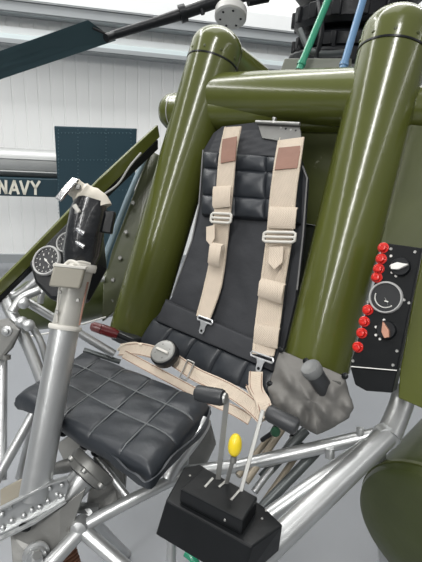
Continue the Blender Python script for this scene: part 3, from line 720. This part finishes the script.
# channel bracket with rivets
ch = [(-8, 514), (10, 504), (50, 484), (66, 479), (69, 484), (65, 500), (34, 521), (-8, 542)]
m = MB().prism([D(x, y, .925 + .0007 * x) for x, y in ch], FW * .006)
br = m.build('channel_bracket', SILVER, t, smooth=False, bevel=.002)
m = MB()
m.ribbon([D(-8, 513, .905), D(50, 483, .95), D(67, 478, .963)], -FW, .02, .004); m.ribbon([D(-8, 543, .905), D(34, 522, .935), D(66, 501, .965)], -FW, .02, .004)
m.build('bracket_flange', SILVER, br, smooth=False)
for x, y in ((50, 488), (10, 507), (32, 510), (40, 507), (48, 501), (57, 495), (12, 521), (3, 528), (62, 485), (61, 496), (24, 516), (2, 515)):
    MB().lathe(D(x, y, .922 + .0007 * x), -FW, [(0, 0), (.006, 0), (.005, .004), (0, .006)], 12).build('rivet', SILVER, br)
# lower plate
m = MB().prism([D(10, 535, .95), D(60, 508, .96), D(86, 488, .98), D(60, 562, .94), D(56, 585, .92), D(14, 585, .92)], FW * .008)
lp = m.build('pivot_plate', GREYM, t, smooth=False, bevel=.002)
MB().lathe(D(25, 527, .94), -FW, [(0, 0), (.014, 0), (.014, .002), (0, .002)], 18, sx=.7).build('plate_slot', BLACK, lp)
bp_ = MB().lathe(D(36, 554, .93), (-FW + RT * .5).normalized(), [(0, 0), (.028, 0), (.028, .006), (.022, .008), (.020, .016), (.012, .016), (.012, .03), (.008, .032), (0, .032)], 28).build('pivot_boss', SILVER, lp)
MB().lathe(D(37, 554, .90), (-FW + RT * .5).normalized(), [(0, 0), (.010, 0), (.010, .006), (0, .006)], 6).build('pivot_nut', STEEL, bp_)
MB().tube([D(50, 470, 1.08), D(66, 466, 1.06), D(84, 462, 1.06)], [.013, .017, .013], 16).build('link_fork', GREYM, t)
MB().prism([D(66, 505, 1.02), D(98, 507, 1.04), D(96, 516, 1.02), D(70, 513, 1.0)], FW * .02).build('link_arm', SILVER, t, smooth=False, bevel=.003)
MB().prism([D(0, 490, 1.1), D(24, 478, 1.1), D(24, 505, 1.1), D(0, 520, 1.1)], FW * .01).build('rear_channel', mat('tan_channel_paint', (.33, .30, .24), .5, var=.2), t, smooth=False, bevel=.002)
m = MB()
hel = []
sA, sB = D(66, 546, 1.0), D(74, 572, .99); su = (sB - sA).normalized(); sp, sq = orth(su)
for k in range(90):
    a = k * .55; hel.append(sA + su * ((sB - sA).length * k / 90) + (sp * math.cos(a) + sq * math.sin(a)) * .018)
MB().tube(hel, .0035, 8).build('spring', mat('rusty_spring', (.22, .10, .06), .6, metal=.3), t)
MB().tube([D(56, 542, 1.02), D(48, 590, 1.0)], .012, 14).build('dark_link', BLACKM, t)

# ================================================================== LEVER QUADRANT
t = thing('lever_quadrant', az(220, 510, .74), 'black metal lever box with three levers in front of the seat', 'lever box')
ZT = .835; ZL = .80
def up_(x, y): return az(x, y, ZT)
m = MB().prism([up_(204, 467), up_(258, 497), up_(243, 521), up_(180, 489)], -Z_ * .034)
ub = m.build('upper_box', BLACK, t, smooth=False, bevel=.003)
lp_ = [(184, 467), (200, 464), (262, 505), (283, 525), (252, 547), (166, 500)]
m = MB()
top = [az(x, y, ZL) for x, y in lp_]
low = [az(x, y, ZL) - Z_ * .066 for x, y in lp_]
off = -Y_ * .028
low[4] = low[4] + off; low[5] = low[5] + off
n = 6
m.add(top + low, [tuple(range(n)), tuple(range(n, 2 * n))[::-1]] + [(i, (i + 1) % n, n + (i + 1) % n, n + i) for i in range(n)])
lb = m.build('lower_box', BLACK, t, smooth=False, bevel=.003)
for x, y in ((190, 476), (262, 519), (266, 511), (186, 497)):
    MB().lathe(az(x, y, ZL - .001), Z_, [(0, 0), (.003, 0), (.002, .002), (0, .002)], 10).build('screw', STEEL, lb)
for x, y in ((187, 498), (212, 511), (225, 520)):
    MB().lathe(az(x, y, ZT - .018), -Y_, [(0, 0), (.0028, 0), (.002, .002), (0, .002)], 10).build('screw', STEEL, ub)
MB().tube([az(228, 545, ZL - .1), az(232, 530, ZL - .02)], .012, 12).build('mounting_post', SILVER, t)
# slots
for a, b in (((205, 487), (213, 478)), ((219, 487), (226, 481)), ((231, 500), (240, 490))):
    A, B = az(*a, ZT + .0008), az(*b, ZT + .0008)
    MB().ribbon([A, B], X_, .0045, .0016).build('slot', STEEL, ub, smooth=False)
def lever(base, top_, w_, label=None, flat=RT):
    A = az(*base, ZT - .005); B = D(*top_)
    return MB().ribbon([A, A.lerp(B, .15), B], flat, w_, .004).build('lever', STEEL, t, bevel=.001)
l1 = lever((218, 481), (227, 398, .84), .0105)
l2 = lever((226, 485), (235, 452, .83), .0085)
l3 = lever((240, 494), (263, 410, .90), .0085)
def handle(a, b, r, mm, par, lab=None):
    A, B = D(*a), D(*b); d = (B - A); L = d.length
    o = MB().lathe(A, d, [(0, 0), (r * .6, .001), (r * .92, .005), (r, .012), (r, L - .008), (r * .9, L - .003), (r * .6, L), (0, L)], 28).build('handle', mm, par)
    if lab: o['label'] = lab
    return o, B, d.normalized()
o, B, d = handle((195, 392.5, .86), (224.5, 398, .83), .0165, RUBBER, l1, 'black cylindrical handle')
MB().lathe(B, d, [(0, 0), (.011, 0), (.010, .004), (.005, .005), (0, .005)], 16).build('end_screw', STEEL, o)
o, B, d = handle((266, 411, .89), (298, 428, .86), .0175, GREYRUB, l3, 'dark grey cylindrical handle')
kn = MB(); kc = D(235, 445, .83); ka = (UP * .97 + RT * .1).normalized()
prof = [(.0135 * math.sin(PI * k / 14) ** .85 * (1 + .06 * math.cos(PI * k / 14)), -.022 * math.cos(PI * k / 14)) for k in range(15)]
ko = kn.lathe(kc, ka, prof, 28).build('knob', YEL, l2); ko['label'] = 'yellow oval knob'
MB().tube([kc - ka * .022, kc - ka * .034], .006, 12).build('knob_neck', GREYM, ko)

# ================================================================== CANVAS BOOT + STUB LEVER
t = thing('canvas_boot', bk(310, 385, .12), 'crumpled grey canvas boot with snap fasteners at the foot of the right pillar', 'canvas cover')
outline = [(277, 346), (348, 374), (352, 392), (358, 408), (352, 420), (338, 428), (318, 438), (300, 428), (282, 420), (268, 405), (264, 388), (272, 365)]
cx_ = sum(p_[0] for p_ in outline) / 12; cy_ = sum(p_[1] for p_ in outline) / 12
m = MB(); N = 12; ringsN = 9
dense = []
for i in range(N):
    a, b = outline[i], outline[(i + 1) % N]
    for k in range(6): dense.append((a[0] + (b[0] - a[0]) * k / 6, a[1] + (b[1] - a[1]) * k / 6))
M_ = len(dense); vs = []
random.seed(11)
for rr in range(ringsN + 1):
    f = rr / ringsN
    for k, (x, y) in enumerate(dense):
        px, py = x + (cx_ - x) * f, y + (cy_ - y) * f
        tt = (py - 350) / 90
        d_ = .098 + (.045 + .05 * max(0, tt)) * math.sqrt(max(0, 1 - (1 - f) ** 2))
        d_ += (.011 * math.sin(px * .26 + py * .12) + .010 * math.sin(py * .22 - px * .20 + 1) + .006 * math.sin(px * .48 - py * .15 + 2)) * (1 if tt > .25 else .3)
        if py < 372 + (px - 311) * .4: d_ = min(d_, .115)
        vs.append(bk(px, py, d_))
fs = [(i * M_ + k, i * M_ + (k + 1) % M_, (i + 1) * M_ + (k + 1) % M_, (i + 1) * M_ + k) for i in range(ringsN) for k in range(M_)]
cenb = bk(cx_, cy_, .09); vs.append(cenb); ci = len(vs) - 1
fs += [(k, (k + 1) % M_, ci)[::-1] for k in range(M_)]
fs.append(tuple(ringsN * M_ + k for k in range(M_)))
m.add(vs, fs)
m.build('canvas', CANVAS, t, sub=1, disp=.004, dscale=.03, angle=180)
for x, y in ((281, 350), (306, 361), (345, 376), (270, 384)):
    MB().lathe(bk(x, y, .118), N_, [(0, 0), (.008, 0), (.0075, .003), (.004, .005), (0, .005)], 18).build('snap_fastener', BLACK, t)
m = MB().prism([bk(x, y, .13) for x, y in ((333, 380), (341, 382), (342, 396), (334, 398))], N_ * .006); m.build('strap_tab', mat('dark_canvas_tab', (.07, .07, .065), .8), t, bevel=.001)
t = thing('stub_lever', bk(316, 378, .17), 'short dark grey cylindrical lever sticking out of the canvas boot', 'lever')
A, B = D(332, 400, 1.00), D(312, 370, .96)
d = (B - A).normalized(); L = (B - A).length
MB().lathe(A, d, [(0, -.02), (.013, -.02), (.019, .0), (.020, L * .5), (.021, L - .01)], 28).build('grip', GREYRUB, t)
MB().lathe(B - d * .01, d, [(0, 0), (.0215, 0), (.0235, .004), (.0235, .018), (.021, .022), (.017, .020), (0, .018)], 32).build('end_cap', mat('grey_rubber_cap', (.16, .165, .165), .45, var=.15), t)

# ================================================================== SWITCH PANEL
t = thing('switch_panel', bk(385, 320, .11), 'black switch panel with red buttons and one dial beside the right pillar', 'switch panel')
dP = .115
m = MB().prism([bk(x, y, dP) for x, y in ((386, 243), (422, 248), (397, 370), (350, 366))], -N_ * .05)
pnl = m.build('face_plate', BLACK, t, smooth=False, bevel=.002)
m = MB().prism([bk(x, y, dP - .003) for x, y in ((350, 367), (397, 371), (392, 393), (366, 391), (355, 385))], -N_ * .05); m.build('lower_box', BLACK, t, smooth=False, bevel=.003)
m = MB().tube([bk(351, 366.5, dP + .001), bk(397, 370.5, dP + .001)], .0012, 6); m.build('edge_trim', WHITE, t)
m = MB().ribbon([bk(422.5, 248, dP), bk(398, 371, dP)], N_, .008, .003); m.build('side_flange', BLACK, t, smooth=False)
for x, y in ((383.5, 248), (381.5, 259), (379, 269), (377, 277.5), (368, 310), (364.5, 321.5), (362, 333), (358, 347)):
    c = bk(x, y, dP)
    b0 = MB().lathe(c, N_, [(0, 0), (.0122, 0), (.0122, .003), (.011, .004), (0, .004)], 22).build('button', RED, t)
    b0['label'] = 'red push button'
    MB().lathe(c + N_ * .005, N_, [(0, 0), (.0088, 0), (.0088, .007), (.0075, .009), (.004, .0095), (.0035, .0085), (0, .0085)], 22).build('button_cap', RED, b0)
gd = MB().lathe(bk(386, 297.5, dP), N_, [(0, 0), (.034, 0), (.034, .004), (0, .004)], 40).build('gauge', GLASS, t)
cG = bk(386, 297.5, dP)
MB().lathe(cG, N_, [(.0315, .002), (.0315, .008), (.032, .010), (.034, .010), (.036, .006), (.036, 0)], 44).build('bezel', BEZ, gd)
m = MB()
for a in [2.3 + k * .12 for k in range(22)]:
    dd = U_ * math.cos(a) + X_ * math.sin(a); s_ = X_ * math.cos(a) - U_ * math.sin(a); m.box(cG + dd * .0225 + N_ * .0046, dd * .0012, s_ * .0009, N_ * .0004)
m.build('scale_marks', WHITE, gd, smooth=False)
MB().prism([cG + N_ * .005 - U_ * .003 + X_ * .001, cG + N_ * .005 + X_ * .012 - U_ * .017, cG + N_ * .005 - X_ * .002], N_ * .0006).build('needle', WHITE, gd, smooth=False)
MB().box(cG - U_ * .008 + X_ * .004 + N_ * .0046, X_ * .004, U_ * .0012, N_ * .0004).build('dial_mark', WHITE, gd, smooth=False)
def rotary(x, y, col, ang):
    c = bk(x, y, dP)
    k = MB().lathe(c, N_, [(0, 0), (.021, 0), (.021, .008), (.0185, .012), (0, .012)], 28).build('rotary_knob', BLACKM, t)
    dd = U_ * math.cos(ang) + X_ * math.sin(ang); s_ = X_ * math.cos(ang) - U_ * math.sin(ang)
    MB().prism([c + N_ * .012 + dd * .019, c + N_ * .012 + s_ * .008 - dd * .003, c + N_ * .012 - dd * .017 + s_ * .005, c + N_ * .012 - dd * .017 - s_ * .005, c + N_ * .012 - s_ * .008 - dd * .003], N_ * .012).build('pointer', col, k, smooth=False, bevel=.001)
rotary(401, 267, WHITE, 1.2)
rotary(387, 330, COPPER, -.5)
for x, y in ((391, 256), (391, 266), (392, 272.5), (396, 276), (376, 327), (376, 335), (380, 339), (384, 320)):
    MB().lathe(bk(x, y, dP), N_, [(0, 0), (.0032, 0), (.0028, .002), (0, .002)], 10).build('position_mark', WHITE, t)
for x, y in ((415, 252), (404, 300), (409, 303), (397, 351), (353, 361), (368, 302), (393, 365), (391, 249)):
    MB().lathe(bk(x, y, dP), N_, [(0, 0), (.0038, 0), (.003, .002), (0, .002)], 10).build('screw', STEEL, t)

# ================================================================== ENGINE / GEARBOX, PUSH RODS
t = thing('rotor_gearbox', D(335, 60, 1.85), 'black finned rotor gearbox above the crossbar', 'gearbox')
gc = D(348, 66, 1.95); gx = Z_
def disc(z0, z1, r, nm, ch_=.012, off=V((0, 0, 0))):
    return MB().lathe(gc + off + Z_ * z0, Z_, [(0, 0), (r - ch_, 0), (r, ch_), (r, z1 - z0 - ch_), (r - ch_, z1 - z0), (0, z1 - z0)], 48).build(nm, BLACKM, t)
disc(-.03, .035, .27, 'base_flange')
b1 = disc(.035, .10, .245, 'lower_housing'); disc(.10, .125, .20, 'neck'); b2 = disc(.125, .215, .262, 'swash_ring', .02); disc(.215, .245, .20, 'neck'); b3 = disc(.245, .34, .28, 'upper_housing', .03); disc(.34, .42, .22, 'top_housing')
for k in range(26):
    a = k * 2 * PI / 26; d_ = V((math.cos(a), math.sin(a), 0))
    MB().lathe(gc + d_ * .255 + Z_ * .034, Z_, [(0, 0), (.010, 0), (.010, .01), (.006, .011), (.006, .02), (0, .02)], 6).build('flange_bolt', STEEL if k % 3 == 0 else BLACKM, t)
for k in range(16):
    a = k * 2 * PI / 16 + .1; d_ = V((math.cos(a), math.sin(a), 0)); s_ = V((-d_.y, d_.x, 0))
    MB().box(gc + d_ * .262 + Z_ * .172, s_ * .02, d_ * .012, Z_ * .03).build('ring_lug', BLACKM, t, bevel=.005)
    MB().box(gc + d_ * .25 + Z_ * .066, s_ * .012, d_ * .012, Z_ * .024).build('housing_rib', BLACKM, t, bevel=.004)
m = MB().tube(spline([D(300, 30, 1.66), D(310, 50, 1.63), D(325, 54, 1.62), D(350, 52, 1.66)], 6), .012, 12); m.build('oil_pipe', DKTUBE, t)
m = MB().tube(spline([D(318, 0, 1.64), D(322, 30, 1.60), D(316, 58, 1.62)], 6), .009, 12); m.build('oil_pipe', BLACKM, t)
MB().prism([D(285, 58, 1.62), D(352, 58, 1.55), D(352, 72, 1.55), D(280, 72, 1.62)], FW * .03).build('mounting_beam', mat('grey_green_beam', (.13, .14, .11), .45, var=.2), t, smooth=False, bevel=.004)
MB().tube([gc + Z_ * .40, gc + Z_ * .75], .05, 24).build('rotor_mast', BLACKM, t)
def prod(a, b, mm, label, r):
    t = thing('push_rod', D(*b), label, 'rod', 'coloured push rods')
    A, B = D(*a), D(*b); d_ = (B - A)
    MB().tube([A, A + d_ * .12], r * .7, 16).build('upper_end', BLACKM, t)
    MB().tube([A + d_ * .10, B], r, 22).build('rod', mm, t)
    MB().lathe(B - d_.normalized() * .03, d_, [(r, 0), (r * 1.25, 0), (r * 1.25, .012), (r, .012)], 16).build('ferrule', mm, t)
    MB().tube([B, B + d_ * .12], r * .7, 12).build('lower_end', STEEL, t)
prod((333, -12, 1.52), (299, 70, 1.52), TEAL, 'bright green push rod in front of the black gearbox', .0125)
prod((366, -10, 1.47), (342, 71, 1.47), BLUE, 'blue push rod in front of the black gearbox, beside the right pillar', .0125)

# ================================================================== ROTOR
t = thing('helicopter_rotor', D(250, -6, 1.9), 'helicopter rotor with black arm, round grey hub cap and blue-grey blade at the upper left', 'rotor')
rh = D(262, -18, 1.92)
MB().tube([D(112, 35.5, 1.93), D(150, 24, 1.93), D(182, 14, 1.93)], [.018, .020, .025], 20).build('arm', BLACKM, t)
MB().tube([D(180, 14.5, 1.93), D(186, 12.5, 1.93)], .037, 22).build('arm_collar', BLACKM, t)
MB().tube([D(186, 12.5, 1.93), D(215, 2, 1.93), D(250, -8, 1.95)], [.025, .027, .034], 20).build('arm_root', BLACKM, t)
MB().tube([D(200, 3, 1.92), D(203, 14, 1.92)], .010, 12).build('damper_stub', BLACKM, t)
MB().tube([D(206, -6, 1.92), D(270, -8, 1.95), D(300, -30, 2.0), gc + Z_ * .6], .03, 16).build('hub_arm', BLACKM, t)
MB().tube([D(248, 2, 1.92), D(268, -2, 1.94)], .018, 14).build('link_pin', BLACKM, t)
ha = (UP * .93 + RT * .1 + FW * .16).normalized(); hc = D(230.5, 17, 1.9)
hb = MB().lathe(hc - ha * .008, ha, [(0, 0), (.064, 0), (.071, .006), (.071, .04), (.055, .05), (0, .05)], 40).build('hub_cap', mat('light_grey_cap', (.50, .50, .48), .5, var=.12, metal=.2), t)
for k in range(6):
    pp, qq = orth(ha); MB().lathe(hc - ha * .007 + (pp * math.cos(k) + qq * math.sin(k)) * .046, -ha, [(0, 0), (.006, 0), (.005, .003), (0, .003)], 8).build('cap_bolt', BLACKM, hb)
MB().tube([hc + ha * .03, hc + ha * .09], .045, 24).build('cap_neck', BLACKM, hb)
# blade
TL, TR, BR, BL = D(-70, 75.5, 1.66), D(88, 20, 1.84), D(116, 40.5, 1.95), D(-70, 103, 1.80)
nb = (BR - TL).cross(TR - TL).normalized()
if nb.z < 0: nb = -nb
m = MB(); vs = []; K = 10
foil = [(0, 0), (.06, .028), (.2, .05), (.4, .05), (.7, .028), (1, .003), (1, -.003), (.7, -.010), (.3, -.014), (.06, -.012)]
for A, B in ((TL, BL), (TR, BR)):
    c = B - A; L = c.length
    for u_, h_ in foil: vs.append(A + c * u_ + nb * (h_ * L))
m.add(vs, [(i, (i + 1) % K, K + (i + 1) % K, K + i) for i in range(K)] + [tuple(range(K))[::-1], tuple(range(K, 2 * K))])
bl = m.build('blade', BLADE, t, angle=50)
MB().tube([TR.lerp(BR, .3) - nb * .002 + (TR - TL).normalized() * -.02, TR.lerp(BR, .8) + (TR - TL).normalized() * .004], .006, 8).build('root_edge', BLACKM, bl)
MB().tube([D(106, 38, 1.90), D(114, 35.2, 1.93)], .018, 16).build('root_socket', BLACKM, bl)

# ================================================================== small fittings
t = thing('valve_knob', D(268, 428, 1.08), 'small dark green valve knob below the lap belt, between the two black handles', 'knob')
MB().lathe(D(275, 431, 1.05), -FW, [(0, 0), (.011, 0), (.013, .006), (.010, .014), (0, .015)], 10).build('knob', mat('dark_green_enamel', (.015, .07, .035), .4), t)
MB().tube([D(275, 431, 1.05), D(262, 440, 1.08)], .006, 10).build('stem', BLACKM, t)
t = thing('green_hose', D(192, 556, 1.0), 'green hose end under the black lever box', 'hose')
MB().tube(spline([D(186, 552, .98), D(194, 560, .97), D(200, 580, .96)], 5), .010, 14).build('hose', TEAL, t)
